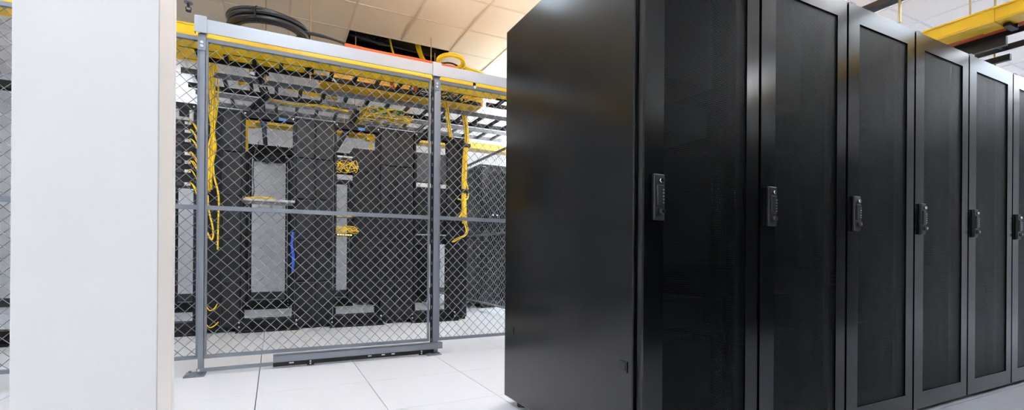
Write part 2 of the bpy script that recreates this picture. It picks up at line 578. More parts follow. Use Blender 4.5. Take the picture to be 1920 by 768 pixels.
# the row across the aisle, mirrored softly in the doors
cl3 = ['%s black server cabinet in the row across the aisle, out of view' % n for n in ('first', 'second', 'third', 'fourth', 'fifth', 'sixth', 'seventh', 'eighth')]
for i in range(8):
    c = copy_tree(cab0)
    c.location = (2.3 + i * CW, -0.62, 0)
    c.rotation_euler = (0, 0, math.pi)
    c['label'] = cl3[i]
    c['group'] = 'black server cabinets across the aisle'
    strip_latches(c)

# ------------------------------------------------------------------ wire mesh fence
def wire_panel(L, z0, z1, d=0.075, r=0.0021):
    """woven diamond mesh, local u along x, in the plane y=0"""
    mb = MB()
    s = d / 2
    def line(sign, c):
        # points u, w = sign*u + c
        ks = math.ceil(0 / s)
        pts = []
        ulo, uhi = 0.0, L
        if sign > 0:
            ulo, uhi = max(ulo, z0 - c), min(uhi, z1 - c)
        else:
            ulo, uhi = max(ulo, c - z1), min(uhi, c - z0)
        if uhi - ulo < .01:
            return
        us = [ulo] + [k * s for k in range(math.ceil(ulo / s + .01), math.floor(uhi / s - .01) + 1)] + [uhi]
        for u in us:
            k = round(u / s)
            n = r * .9 * (1 if k % 2 == 0 else -1) * sign
            pts.append((u, n, sign * u + c))
        mb.tube(pts, r, 4)
    k = -int((L + z1) / d) - 2
    while k * d < z1 + L + d:
        line(1, k * d)
        line(-1, k * d)
        k += 1
    return mb

def fence_panel(x0, x1, y, label, loc=None, rz=0.0, L=None):
    L = L or (x1 - x0)
    t = thing('wire_fence', label, 'fence', loc or (x0, y, 0), rz, 'wire mesh fence panels')
    B(0, L, -.014, .014, 2.188, 2.214).build('top_rail', 'fence', t)
    B(0, L, -.014, .014, .100, .122).build('bottom_rail', 'fence', t)
    B(0, L, -.016, .016, 1.082, 1.110).build('middle_rail', 'fence', t)
    B(0, .012, -.014, .014, .122, 2.188).build('stile', 'fence', t)
    B(L - .012, L, -.014, .014, .122, 2.188).build('stile', 'fence', t)
    wire_panel(L - .03, .118, 2.192).build('wire_mesh', 'wire', t, kind='stuff').location = (.015, 0, 0)
    return t

YF = 3.70
P1, P2, P0, P3 = -0.429, 1.162, -2.02, 2.70
fence_panel(P0 + .024, P1 - .017, YF, 'grey wire mesh fence panel partly hidden by the white pillar')
fence_panel(P1 + .018, P2 - .046, YF, 'grey wire mesh fence panel between the two grey posts')
fence_panel(P2 + .026, P3 - .034, YF, 'grey wire mesh fence panel running behind the big black cabinet')
fence_panel(0, 0, 0, 'grey wire mesh side fence in front of the caged cabinets', loc=(2.70, 3.733, 0), rz=math.pi / 2, L=4.925)

def post(x, label, hw=.0145, stop=0, y=YF):
    t = thing('fence_post', label, 'post', (x, y, 0), 0, 'grey fence posts')
    # channel section: web plus two flanges
    MB().box(-hw, hw, -.032, -.028, .006, 2.32).box(-hw, -hw + .004, -.028, .03, .006, 2.32).box(hw - .004, hw, -.028, .03, .006, 2.32).build('post_channel', 'fence', t)
    if stop:
        B(-hw - .021, -hw - .002, -.024, -.018, .02, 2.2).build('stop_angle', 'rack', t)
        for k in range(24):
            B(-hw - .015, -hw - .009, -.0255, -.024, .1 + k * .088, .125 + k * .088).build('stop_slot', 'fence', t)
    MB().box(-.085, .03, -.10, .04, 0, .008).build('base_plate', 'fence', t)
    for bx, by in ((-.065, -.08), (.012, -.08), (-.065, .025), (.012, .025)):
        MB().cyl((bx, by, .008), (bx, by, .018), .009, 6).build('anchor_bolt', 'fence', t)
    B(-.024, .018, -.038, -.032, 2.12, 2.226).build('splice_plate', 'fence', t)
    for z in (2.146, 2.170):
        MB().cyl((-.003, -.038, z), (-.003, -.044, z), .0095, 12).build('bolt', 'zinc', t, smooth=True)
    MB().box(-.042, .026, -.058, -.054, 2.226, 2.330).box(-.042, -.038, -.054, -.02, 2.226, 2.330).box(.022, .026, -.054, -.02, 2.226, 2.330).box(-.042, .026, -.058, .03, 2.330, 2.334).build('cap_bracket', 'galv', t)
    for bx in (-.02, .01):
        MB().cyl((bx, -.03, 2.334), (bx, -.03, 2.344), .008, 8).build('cap_bolt', 'zinc', t)
    return t
post(P1, 'grey steel fence post with base plate beside the white pillar')
post(P2, 'grey steel fence post beside the big black cabinet', .021, 1)
post(P0, 'grey steel fence post hidden behind the white pillar')
post(P3, 'grey steel fence post at the corner of the side fence')
post(2.70, 'grey steel post at the back end of the side fence', y=8.69)

# galvanised header channel over the fence
for a, b, lb in ((P1 + .027, P2 - .043, 'long silver galvanised header rail over the middle fence panel'), (P2 + .027, P3 - .05, 'silver galvanised header rail running behind the big cabinet')):
    tag(MB().box(a, b, YF - .050, YF - .047, 2.232, 2.320).box(a, b, YF - .047, YF - .005, 2.317, 2.320).box(a, b, YF - .047, YF - .040, 2.232, 2.235).build('header_rail', 'galv'), lb, 'rail', 'galvanised header rails')
# hanger trolley seen under the right header
t = thing('panel_hanger', 'small hanger bolt with white washer on the right fence rail', 'bolt', (1.49, YF, 2.2))
MB().cyl((0, -.02, .015), (0, -.02, .045), .012, 10).build('bolt_shank', 'rack', t)
MB().cyl((0, -.034, .0), (0, -.0155, .0), .012, 12).build('washer', 'whitep', t)

# low flat bar and sill channel
t = thing('sill_bar', 'thin grey flat bar near the floor between the fence posts', 'bar', (P1, YF - .05, 0))
B(-.02, P2 - P1 + .01, -.003, .003, .022, .046).build('flat_bar', 'fence', t)
MB().cyl((-.007, -.003, .034), (-.007, -.008, .034), .008, 10).build('bolt', 'zinc', t)
t = thing('sill_channel', 'heavier grey angle channel low on the fence, with slots and white bolts', 'channel', (-0.004, YF - .06, 0))
LS = 1.215
B(0, LS, -.006, 0, .045, .093).build('face', 'fence', t)
B(0, LS, -.006, .05, .090, .093).build('top_flange', 'fence', t)
MB().box(0, LS - .07, .002, .005, .014, .045).build('lower_web', 'rack', t)
for x, wd in ((.10, .03), (.635, .025), (.735, .025), (.81, .025)):
    B(x, x + wd, -.0005, .002, .030, .037).build('slot', 'label', t)
for x in (.215, 1.02):
    b = B(x, x + .045, -.010, -.006, .008, .046).build('clip', 'rack', t)
    MB().cyl((x + .022, -.010, .020), (x + .022, -.014, .020), .006, 10).build('bolt', 'zinc', b)
    MB().cyl((x + .022, -.010, .036), (x + .022, -.014, .036), .006, 10).build('bolt', 'zinc', b)

# ------------------------------------------------------------------ open racks
def make_rack(w=.484, h=2.25, basew=.565, flange=.022):
    """two-post relay rack, origin centre of base front"""
    t = thing('open_rack', '', 'rack')
    a = w / 2
    for s in (-1, 1):
        m = MB()
        m.box(*sorted((s * a, s * (a - .006))), .09, .17, .12, h)
        m.box(*sorted((s * (a - flange), s * (a - .006))), .09, .094, .12, h)
        m.box(*sorted((s * (a - flange), s * (a - .006))), .166, .17, .12, h)
        m.build('upright', 'rack', t)
    B(-a, a, .075, .09, h - .065, h).build('top_bar', 'rack', t)
    B(-a, a, .17, .185, h - .065, h).build('top_bar', 'rack', t)
    # base: two angles and a foot flange
    b = basew / 2
    bs = MB().box(-b, b, .06, .068, .01, .125).box(-b, b, .0, .06, .006, .014).box(-a, a, .19, .198, .01, .125).box(-a, a, .198, .25, .006, .014)
    bs.box(-a, a, .068, .19, .115, .121)
    ob = bs.build('base', 'rack', t)
    B(-b - .01, b + .01, -.004, .006, .0, .02).build('foot_lip', 'rack', t)
    for s in (-1, 1):
        for z in (.055, .1):
            MB().cyl((s * (b - .02), .06, z), (s * (b - .02), .052, z), .008, 10).build('base_bolt', 'zinc', t)
        MB().cyl((s * (a - .02), .074, h - .03), (s * (a - .02), .068, h - .03), .007, 10).build('top_bolt', 'zinc', t)
    return t

RX = [-2.14, -0.93, -0.052, 0.828, 1.715]
rl = ['black open two-post rack at the left picture edge', 'black open rack with patch panels and white labels beside the left fence post',
      'black open rack with one cable shelf, front row', 'black open rack with yellow cable tangles, front row', 'black open rack with grey chassis, next to the right fence post']
rk0 = make_rack()
RYF = 5.42
racks = []
for i, x in enumerate(RX):
    o = rk0 if i == 0 else copy_tree(rk0)
    o.location = (x, RYF, 0)
    o['label'] = rl[i]
    o['group'] = 'open racks in the front row'
    racks.append(o)
RRX = [-0.96, -0.079, 0.80, 1.68]
rrl = ['black open rack in the rear row, far left', 'black open rack in the rear row seen through the shelf rack',
       'black open rack in the rear row behind the yellow tangles', 'black open rack in the rear row, rightmost']
for i, x in enumerate(RRX):
    o = copy_tree(rk0)
    o.location = (x, 7.66, 0)
    o['label'] = rrl[i]
    o['group'] = 'open racks in the rear row'

# vertical cable managers
def make_vcm(w, label, group, loc, cols=2, depth=.34, h=2.25, open_left=False):
    t = thing('cable_manager', label, 'cable manager', loc, 0, group)
    B(0, w, .03, depth, .03, h - .02).build('body', 'rack', t)
    B(-.004, w + .004, .02, depth + .01, h - .02, h).build('top_piece', 'vcm', t)
    for x in (0.01, w - .05):
        B(x, x + .04, .04, depth - .04, 0, .03).build('foot', 'rack', t)
    cw = w / cols
    zs = [.04, .50, .94, 1.38, 1.82, h - .025]
    for c in range(cols):
        for k in range(5):
            if open_left and c == 0:
                # open channel: fingers instead of covers
                for q in range(5):
                    z = zs[k] + q * .088 + .03
                    B(c * cw + .004, c * cw + .018, -.06, .03, z, z + .012).build('finger', 'rack', t)
                continue
            dpn = B(c * cw + .006, (c + 1) * cw - .006, 0, .03, zs[k] + .004, zs[k + 1] - .004).build('cover', 'vcm', t, bevel=.006)
            B(c * cw + cw * .3, c * cw + cw * .7, -.004, 0.001, zs[k] + .06, zs[k] + .10).build('recess', 'rack', dpn)
            B(c * cw + cw * .42, c * cw + cw * .58, -.008, -.003, zs[k] + .075, zs[k] + .085).build('latch', 'hand', dpn)
    if cols == 2:
        B(cw - .006, cw + .006, -.006, .03, .03, h - .02).build('divider', 'rack', t)
    return t
g = 'vertical cable managers in the front row'
make_vcm(.352, 'black cable manager with yellow fibres in its open channel, left', g, (-.653, 5.50, 0), open_left=True)
make_vcm(.378, 'black double cable manager between shelf rack and tangled rack', g, (.198, 5.50, 0))
make_vcm(.385, 'black double cable manager left of the right fence post', g, (1.077, 5.50, 0))
make_vcm(.185, 'black cable manager with thick yellow bundle at the row end', g, (1.965, 5.50, 0), open_left=False, cols=1)
g = 'vertical cable managers in the rear row'
for x, lb in ((-.706, 'black cable manager in the rear row, left'), (.174, 'black cable manager in the rear row, middle'), (1.06, 'black cable manager in the rear row behind the tangled rack'), (1.94, 'black cable manager at the right end of the rear row')):
    make_vcm(.376, lb, g, (x, 7.74, 0))

# rack 0: silver chassis and black patch panels with white labels
t = thing('fibre_chassis', 'silver fibre chassis at the top of the left rack', 'chassis', (-1.148, 5.47, 2.085))
B(0, .436, .035, .25, 0, .125).build('case', 'silver', t)
for k in range(3):
    B(.02 + k * .15, .10 + k * .15, .03, .036, .03, .10).build('cassette', 'rack', t)
    B(.105 + k * .15, .125 + k * .15, .029, .036, .02, .105).build('label_strip', 'label', t)
zz = [2.03, 1.95, 1.86, 1.735, 1.65, 1.565, 1.44]
for k, z in enumerate(zz):
    hgt = (zz[k - 1] - z if k else .055) - .006
    t = thing('fibre_unit', 'black patch panel with white label, %s from the top of the left rack' % ['first', 'second', 'third', 'fourth', 'fifth', 'sixth', 'seventh'][k], 'patch panel', (-1.148, 5.47, z), 0, 'patch panels in the left rack')
    B(0, .436, .03, .2, 0, hgt).build('case', 'rack', t)
    B(.366, .416, .027, .031, .012, .040).build('label_tag', 'label', t)
    for q in range(6):
        B(.03 + q * .055, .065 + q * .055, .026, .031, .012, min(.045, hgt - .006)).build('port_block', 'greyeq', t)
    c = MB()
    for q in range(2):
        c.tube(smoothpath([(-.755 + .02 * q, 5.49, z + .025 + q * .012), (-.72, 5.43, z + .03), (-.68, 5.42, z - .01 - .05 * random.random()), (-.635 + .01 * q, 5.46, z - .13 - .1 * random.random())]), .0045, 6)
    o = c.build('fibre_jumper', 'yelc', smooth=True)
    tag(o, 'yellow patch cords leaving the %s label of the left rack' % ['first', 'second', 'third', 'fourth', 'fifth', 'sixth', 'seventh'][k], 'cable', 'patch cords at the left rack')

# rack 1: shelf with cords
t = thing('cable_shelf', 'grey open shelf with yellow cords in the front rack', 'shelf', (-.29, 5.44, 1.325))
B(0, .48, .0, .30, 0, .006).build('tray', 'silver', t)
B(0, .48, .0, .004, .0, .03).build('front_lip', 'silver', t)
for x in (0, .476):
    B(x, x + .004, 0, .2, 0, .05).build('bracket', 'silver', t)
o = tangle(-.27, .0, 5.46, 5.60, 1.34, 1.375, 12, .006).build('cord_tangle', 'yelc', smooth=True, kind='stuff')
tag(o, 'loose yellow cords on the left of the grey shelf', 'cable')
o = tangle(-.0, .15, 5.46, 5.60, 1.335, 1.36, 4, .005).build('cord_tangle', 'yelc', smooth=True, kind='stuff')
tag(o, 'few yellow cords on the right end of the grey shelf', 'cable')
o = MB().tube(smoothpath([(-.15, 5.52, 1.95), (-.19, 5.5, 1.80), (-.20, 5.5, 1.60), (-.19, 5.48, 1.45), (-.20, 5.48, 1.38)]), .005, 6).build('hanging_cable', 'blackc', smooth=True)
tag(o, 'thin black cord hanging down to the grey shelf', 'cable')
o = MB().tube(smoothpath([(.02, 5.5, 1.93), (.08, 5.5, 1.86), (.14, 5.5, 1.76), (.16, 5.5, 1.70)]), .005, 6).build('hanging_cable', 'blackc', smooth=True)
tag(o, 'short black cord arching to the right rack upright', 'cable')

# rack 2: patch shelves and tangles
def panel(name, label, x0, x1, z0, z1, material, y=5.47, dep=.2, cat='panel', front=None):
    t = thing(name, label, cat, (x0, y, z0))
    B(0, x1 - x0, .02, dep, 0, z1 - z0).build('case', material, t)
    if front:
        for k in range(6):
            a = (x1 - x0) * (k + .15) / 6
            B(a, a + (x1 - x0) / 9, .016, .021, (z1 - z0) * .25, (z1 - z0) * .75).build('port_block', front, t)
    return t
panel('patch_strip', 'thin white strip above the upper yellow tangle', .611, .772, 1.865, 1.882, 'whitep')
panel('fibre_unit', 'black panel behind the upper yellow tangle', .611, .772, 1.70, 1.84, 'rack', y=5.50)
o = tangle(.595, .82, 5.40, 5.455, 1.69, 1.83, 10, .0035).build('cord_tangle', 'yelc', smooth=True, kind='stuff')
tag(o, 'upper tangle of yellow patch cords in the middle rack', 'cable')
panel('fibre_unit', 'grey panel below the upper yellow tangle', .611, .772, 1.62, 1.675, 'silver')
panel('fibre_unit', 'thin dark panel below the grey panel in the middle rack', .611, .772, 1.59, 1.617, 'rack')
panel('patch_strip', 'narrow panel with yellow cords behind the fence middle rail', .611, .772, 1.21, 1.228, 'silver')
o = tangle(.60, .80, 5.40, 5.455, 1.21, 1.24, 8, .004).build('cord_tangle', 'yelc', smooth=True, kind='stuff')
tag(o, 'thin run of yellow cords just below the fence middle rail', 'cable')
panel('switch_unit', 'black switch with amber lights under the lower yellow tangle', .611, .772, 1.0, 1.022, 'rack', front='ledy')
o = tangle(.595, .83, 5.40, 5.455, 1.03, 1.10, 11, .0035).build('cord_tangle', 'yelc', smooth=True, kind='stuff')
tag(o, 'lower tangle of yellow patch cords in the middle rack', 'cable')
o = MB().tube(smoothpath([(.74, 5.47, 1.0), (.73, 5.44, .85), (.745, 5.44, .72), (.77, 5.45, .68)]), .005, 6).build('hanging_cable', 'blackc', smooth=True)
tag(o, 'black cord loop hanging under the lower yellow tangle', 'cable')
o = MB().tube(smoothpath([(.72, 5.47, 1.61), (.74, 5.44, 1.5), (.76, 5.46, 1.42)]), .005, 6).build('hanging_cable', 'blackc', smooth=True)
tag(o, 'black cord hanging beside the upper grey panel', 'cable')
# tall equipment in the right part of rack 2
t = thing('equipment_stack', 'black equipment block filling the right of the tangled rack', 'equipment', (.778, 5.478, 0))
B(0, .266, .01, .33, .25, 1.98).build('case', 'rack', t)
for k in range(7):
    B(.006, .262, .0, .01, .26 + k * .245, .49 + k * .245).build('faceplate', 'rack', t)

# rack 3: chassis
panel('network_chassis', 'dark grey network chassis high in the right rack', 1.498, 1.862, 1.665, 2.01, 'greyeq', dep=.35, cat='chassis')
panel('patch_strip', 'white strip under the grey chassis in the right rack', 1.498, 1.862, 1.605, 1.650, 'whitep')
t = panel('network_chassis', 'black network chassis stack below the white strip', 1.498, 1.862, 1.045, 1.60, 'rack', dep=.35, cat='chassis')
for k in range(5):
    B(.02, .35, .012, .02, .02 + k * .105, .11 + k * .105).build('blade', 'vcm', t)
panel('patch_strip', 'thin silver edge under the black chassis stack', 1.498, 1.862, 1.033, 1.042, 'silver')
panel('network_chassis', 'low black unit above the open part of the right rack', 1.498, 1.862, .927, 1.030, 'rack', cat='chassis')
t = thing('power_strip', 'black vertical power strip on the right side of the chassis rack', 'power strip', (1.868, 5.45, 0))
B(0, .09, 0, .045, .14, 2.16).build('strip_body', 'rack', t)
for k in range(10):
    B(.03, .06, -.003, 0, .3 + k * .18, .36 + k * .18).build('socket', 'vcm', t)
panel('wall_box', 'small grey box on the back wall seen low through the right rack', 2.93, 3.02, .52, .68, 'greyeq', y=9.22, dep=.16, cat='box')

# ------------------------------------------------------------------ overhead ladder racks
def ladder(x0, x1, y0, y1, z, label, m0='lad', m1='lad', pitch=.23, axis='x', hgt=.05, th=.009):
    t = thing('ladder_rack', label, 'ladder rack', (x0, y0, z), 0, 'overhead ladder racks')
    if axis == 'x':
        L, W = x1 - x0, y1 - y0
        B(0, L, -th, th, 0, hgt).build('stringer', m0, t)
        B(0, L, W - th, W + th, 0, hgt).build('stringer', m1, t)
        n = int(L / pitch)
        for k in range(n):
            x = .1 + k * pitch
            B(x, x + .035, th, W - th, .006, .035).build('rung', m1, t)
    else:
        L, W = y1 - y0, x1 - x0
        B(-.006, .006, 0, L, 0, hgt).build('stringer', m0, t)
        B(W - .006, W + .006, 0, L, 0, hgt).build('stringer', m1, t)
        n = int(L / pitch)
        for k in range(n):
            y = .1 + k * pitch
            B(.006, W - .006, y, y + .025, .006, .03).build('rung', m1, t)
    return t
ladder(-.76, 2.22, 4.985, 5.27, 2.60, 'black ladder rack just behind the big yellow raceway')
ladder(2.26, 4.3, 4.93, 5.2, 2.58, 'black ladder rack continuing behind the big cabinet')
ladder(-.80, 3.2, 5.39, 5.82, 2.50, 'ladder rack with grey-lit near edge, right above the front rack tops', m0='ladg', hgt=.05)  # near stringer coloured grey for the light it catches
ladder(-.80, 3.2, 6.32, 6.72, 2.58, 'grey ladder rack between the two rack rows', m0='ladg', m1='ladg')
ladder(-1.6, 2.4, 7.70, 8.02, 2.265, 'black ladder rack over the rear rack row', hgt=.10)
for x, lb in ((-.155, 'black overhead strut running back to the wall over the shelf rack'), (.80, 'black overhead strut running back over the tangled rack'), (1.75, 'black overhead strut running back beside the right fence post')):
    t = thing('overhead_strut', lb, 'strut', (x, 5.41, 2.36), 0, 'struts running back to the wall')
    y1 = 3.72
    B(0, .055, .18, y1 + .2, .02, .075).build('strut_body', 'lad', t)
    B(.01, .045, .18, y1 + .2, .014, .02).build('strut_lip', 'ladg', t)
    B(-.01, .065, 1.1, 1.16, .01, .09).build('clamp', 'bluetag' if x < .2 else 'lad', t)
    for yy in (.3, 1.3):
        MB().cyl((.027, yy, .075), (.027, yy, .96), .005, 6).build('hanger_rod', 'brass', t)
t = thing('wall_bracket', 'black bar bracket on the back wall seen through the shelf rack', 'bracket', (-.337, 9.30, 2.41))
B(0, .56, 0, .07, 0, .065).build('bar', 'lad', t)
B(.2, .26, .02, .075, .065, .09).build('tab', 'lad', t)

# hanger rods with clamps by the fence
for x, y, z, lb in ((-.09, 5.27, 2.60, 'threaded hanger rod with dark clamp over the shelf rack'), (.30, 4.985, 2.60, 'threaded hanger rod near the middle of the yellow raceway'), (1.63, 5.39, 2.50, 'threaded hanger rod left of the right yellow drop')):
    t = thing('hanger_rod', lb, 'rod', (x, y, z), 0, 'threaded hanger rods')
    MB().cyl((0, 0, -.12), (0, 0, ZC - z - .005), .006, 8).build('rod', 'brass', t)
    B(-.03, .03, -.03, .03, -.035, -.005).build('clamp', 'rack', t)
    MB().cyl((0, 0, -.06), (0, 0, -.036), .013, 6).build('nut', 'brass', t)
t = thing('conduit_coupling', 'silver conduit coupling with black clamp on the left ladder rack', 'coupling', (-.19, 5.25, 2.56))
MB().cyl((-.04, 0, 0), (.03, 0, 0), .035, 14).build('sleeve', 'chrome', t, smooth=True)
B(.03, .085, -.045, .045, -.05, .035).build('clamp', 'rack', t)
B(.045, .07, -.02, .02, -.09, -.05).build('clamp_foot', 'rack', t)

# flexible conduit
pts = [( .46 + .006 * k, 5.60, 2.47 ) for k in range(58)]
o = MB().tube(pts, [.030 if k % 2 else .024 for k in range(58)], 10).build('flexible_conduit', 'flex')
tag(o, 'grey corrugated flexible conduit lying under the front ladder rack', 'conduit')

# ------------------------------------------------------------------ yellow raceways
def trough(x0, x1, y0, y1, z, label, hgt=.1, axis='x', m='yel', seams=1.83, parent=None):
    t = thing('cable_raceway', label, 'raceway', (x0, y0, z), 0, 'yellow fibre raceways')
    L, W = (x1 - x0, y1 - y0) if axis == 'x' else (y1 - y0, x1 - x0)
    def bx(a, b, c, d, e, f):
        return (a, b, c, d, e, f) if axis == 'x' else (c, d, a, b, e, f)
    B(*bx(0, L, 0, W, 0, .004)).build('floor_plate', m, t)
    for s in (0, W - .004):
        B(*bx(0, L, s, s + .004, .004, hgt)).build('side_wall', m, t)
    for s in (-.008, W - .004):
        B(*bx(0, L, s, s + .012, hgt - .012, hgt)).build('lip', m, t)
    for s in (-.004, W):
        B(*bx(0, L, s, s + .004, .012, .020)).build('rib', m, t)
    k = seams * .6
    while k < L:
        MB().box(*bx(k, k + .12, -.007, -.0005, -.004, hgt - .014)).box(*bx(k, k + .12, -.007, W + .007, -.006, -.001)).build('coupler', m, t)
        k += seams
    return t
trough(-3.4, 4.6, 4.70, 4.975, 2.60, 'long bright yellow raceway right behind the fence top')
trough(-1.02, -.65, 4.98, 5.33, 2.60, 'short yellow raceway branch at the left end of the ladder racks', axis='y', m='yel')
trough(-.62, .36, 5.00, 5.255, 2.642, 'yellow raceway lying on the left of the first ladder rack', hgt=.06)
trough(.42, 2.25, 5.285, 5.58, 2.60, 'shaded yellow raceway with open end right of the right fence post', m='yeld')
trough(-1.4, 4.6, 7.20, 7.45, 2.55, 'far yellow raceway over the rear rack row', m='yel')
t = trough(.87, 1.03, 5.86, 7.15, 2.50, 'yellow cross raceway running back above the tangled rack', axis='y', hgt=.09)
# drop pieces of the far raceway
for x, lb in ((-.40, 'yellow drop spout of the far raceway left of the shelf rack'), (1.19, 'yellow drop spout of the far raceway behind the tangled rack')):
    t = thing('drop_spout', lb, 'raceway', (x, 7.1, 2.40))
    B(0, .16, 0, .1, .07, .22).build('spout', 'yel', t)
    B(.05, .08, .03, .06, -.25, .07).build('fibre_strip', 'yelc', t)

# ------------------------------------------------------------------ cables overhead
def cable(name, label, mb, m, cat='cable', kind=None):
    o = mb.build(name, m, smooth=True, kind=kind)
    return tag(o, label, cat)

# big black coil on the raceway
mb = MB()
for k in range(26):
    R_ = .275 + random.uniform(-.035, .035)
    zc = 2.74 + random.uniform(0, .075)
    ox, oy = random.uniform(-.012, .012), random.uniform(-.012, .012)
    tl, ta = random.uniform(-.02, .02), random.uniform(0, 6.28)
    mb.tube([(-.055 + ox + R_ * 1.03 * math.cos(a), 4.72 + oy + R_ * math.sin(a), zc + tl * math.sin(a + ta)) for a in [2 * math.pi * q / 40 for q in range(40)]], .014, 8, True)
t = thing('cable_coil', 'large coil of black cable resting on the yellow raceway over the fence', 'cable coil', (0, 0, 0))
mb.build('coil', 'blackc', t, smooth=True)
mb = MB()
for k in range(2):
    mb.tube(smoothpath([(.18, 4.58 + k * .03, 2.77), (.32, 4.58 + k * .05, 2.77 + .01 * k), (.50, 4.62, 2.765), (.74, 4.74 + k * .03, 2.775)]), .011, 8)
mb.build('tail', 'blackc', t, smooth=True)
for a in (2.2, 4.4, 6.0):
    MB().tube([(-.055 + (.28 + .05 * math.cos(q)) * math.cos(a), 4.72 + (.28 + .05 * math.cos(q)) * math.sin(a), 2.785 + .058 * math.sin(q)) for q in [2 * math.pi * s / 12 for s in range(12)]], .006, 5, True).build('tie', 'rub', t)

cable('orange_innerduct', 'orange innerduct tube lying on the raceway below the ceiling hole', MB().tube(smoothpath([(.57, 4.66, 2.755), (.80, 4.67, 2.75), (1.05, 4.66, 2.745), (1.3, 4.68, 2.755), (1.55, 4.72, 2.765), (1.75, 4.70, 2.755), (1.95, 4.75, 2.745), (2.3, 4.8, 2.74)]), .022, 10), 'orange')
cable('black_feeder', 'black cable running beside the orange innerduct', MB().tube(smoothpath([(.85, 4.73, 2.745), (1.1, 4.74, 2.75), (1.4, 4.76, 2.76), (1.66, 4.79, 2.84), (1.85, 4.78, 2.78), (2.2, 4.85, 2.745)]), .010, 8), 'blackc')
mb = MB()
for k in range(9):
    R_ = .135 + random.uniform(-.025, .012)
    zc = 2.75 + random.uniform(0, .03)
    mb.tube([(1.60 + R_ * math.cos(a), 4.60 + R_ * 1.1 * math.sin(a), zc + .018 * math.sin(a + 3.6)) for a in [2 * math.pi * q / 30 for q in range(30)]], .008, 6, True)
cable('yellow_coil', 'coil of yellow fibre cable on the raceway beside the right fence post', mb, 'yelc', 'cable coil')
cable('fibre_run', 'yellow fibre run on the raceway near the big black cabinet', bundle([(1.78, 4.62, 2.75), (1.95, 4.66, 2.745), (2.15, 4.72, 2.74), (2.5, 4.8, 2.72)], 6, .025, .008), 'yelc')
# cables dropping from the ceiling hole
for x, y, r, lb in ((1.28, 5.9, .012, 'thin yellow cable dropping through the ceiling hole'), (1.60, 5.80, .03, 'thick yellow cable bundle dropping through the ceiling hole')):
    cable('ceiling_drop', lb, bundle([(x - .05, y + .1, 3.8), (x, y, 3.36), (x + .02, y - .35, 3.0), (x + .03, y - .62, 2.70)], 1 if r < .02 else 4, .015 if r > .02 else .001, r if r < .02 else .016), 'yelc')
mb = MB()
for k in range(6):
    mb.tube(smoothpath([(.8 + .1 * k, 6.02 + .03 * k, 3.47 + .02 * k), (1.2, 6.05 + .03 * k, 3.45 + .01 * k), (1.9, 6.05, 3.42 + .02 * k), (2.3, 6.1, 3.42)]), .012, 6)
cable('plenum_cables', 'dark cables lying inside the ceiling hole', mb, 'greyeq')

# left yellow waterfall into the cable manager
cable('fibre_waterfall', 'broad yellow fibre curtain dropping beside the left fence post', bundle([(-.57, 5.15, 2.69), (-.56, 5.36, 2.62), (-.55, 5.44, 2.40), (-.545, 5.44, 2.15), (-.545, 5.44, 1.95)], 18, .05, .008, taper=[1, 1.1, .9, .45, .25]), 'yelc')
cable('fibre_bundle', 'yellow fibre bundle hanging in the left cable manager', bundle([(-.545, 5.44, 1.97), (-.55, 5.42, 1.82), (-.56, 5.41, 1.66), (-.58, 5.42, 1.50), (-.585, 5.44, 1.42)], 14, .03, .008, taper=[.4, 1.1, .7, 1.0, 1.2]), 'yelc')
cable('fibre_bundle', 'thin split of yellow fibres left of the left cable manager cover', bundle([(-.545, 5.42, 1.74), (-.53, 5.41, 1.55), (-.50, 5.42, 1.42), (-.49, 5.43, 1.30), (-.495, 5.44, 1.1), (-.50, 5.45, .83)], 2, .006, .005), 'yelc')
cable('fibre_loop', 'yellow fibre loop hanging below the fence middle rail at left', MB().tube(smoothpath([(-.585, 5.44, 1.36), (-.575, 5.43, 1.22), (-.545, 5.42, 1.08), (-.535, 5.42, .98), (-.55, 5.42, .93), (-.585, 5.43, 1.0)]), .008, 6), 'yelc')
cable('fibre_loop', 'small yellow cord low on the left cable manager', MB().tube(smoothpath([(-.60, 5.44, .30), (-.56, 5.42, .24), (-.52, 5.42, .26), (-.50, 5.45, .30)]), .005, 6), 'yelc')
cable('fibre_loop', 'lowest yellow cord near the floor at the left cable manager', MB().tube(smoothpath([(-.60, 5.44, .12), (-.56, 5.42, .075), (-.52, 5.42, .09), (-.49, 5.45, .12)]), .005, 6), 'yelc')
# right yellow drop
cable('fibre_drop', 'thick yellow fibre drop into the rightmost cable manager', bundle([(2.03, 5.42, 2.66), (2.06, 5.42, 2.50), (2.10, 5.44, 2.25), (2.085, 5.44, 2.0), (2.075, 5.44, 1.78), (2.07, 5.44, 1.60), (2.075, 5.44, 1.40), (2.09, 5.45, 1.18)], 12, .028, .009), 'yelc')
cable('fibre_drop', 'pair of thin yellow fibres dropping left of the thick right drop', bundle([(1.80, 5.36, 2.63), (1.83, 5.38, 2.5), (1.87, 5.42, 2.35), (1.90, 5.44, 2.22)], 4, .02, .008), 'yelc')
cable('fibre_loop', 'loose yellow fibre tails below the thick right drop', bundle([(2.09, 5.45, 1.20), (2.11, 5.43, 1.10), (2.07, 5.42, 1.04), (2.0, 5.42, 1.0), (1.93, 5.44, .96)], 3, .02, .005), 'yelc')
cable('fibre_loop', 'yellow fibre branch curling left from the right drop', bundle([(2.07, 5.43, 1.36), (2.02, 5.42, 1.27), (1.96, 5.43, 1.22)], 3, .012, .007), 'yelc')
cable('fibre_loop', 'thin yellow side loop beside the right drop', MB().tube(smoothpath([(2.10, 5.44, 1.70), (2.125, 5.43, 1.6), (2.12, 5.43, 1.5), (2.07, 5.42, 1.47), (1.99, 5.43, 1.48)]), .008, 6), 'yelc')
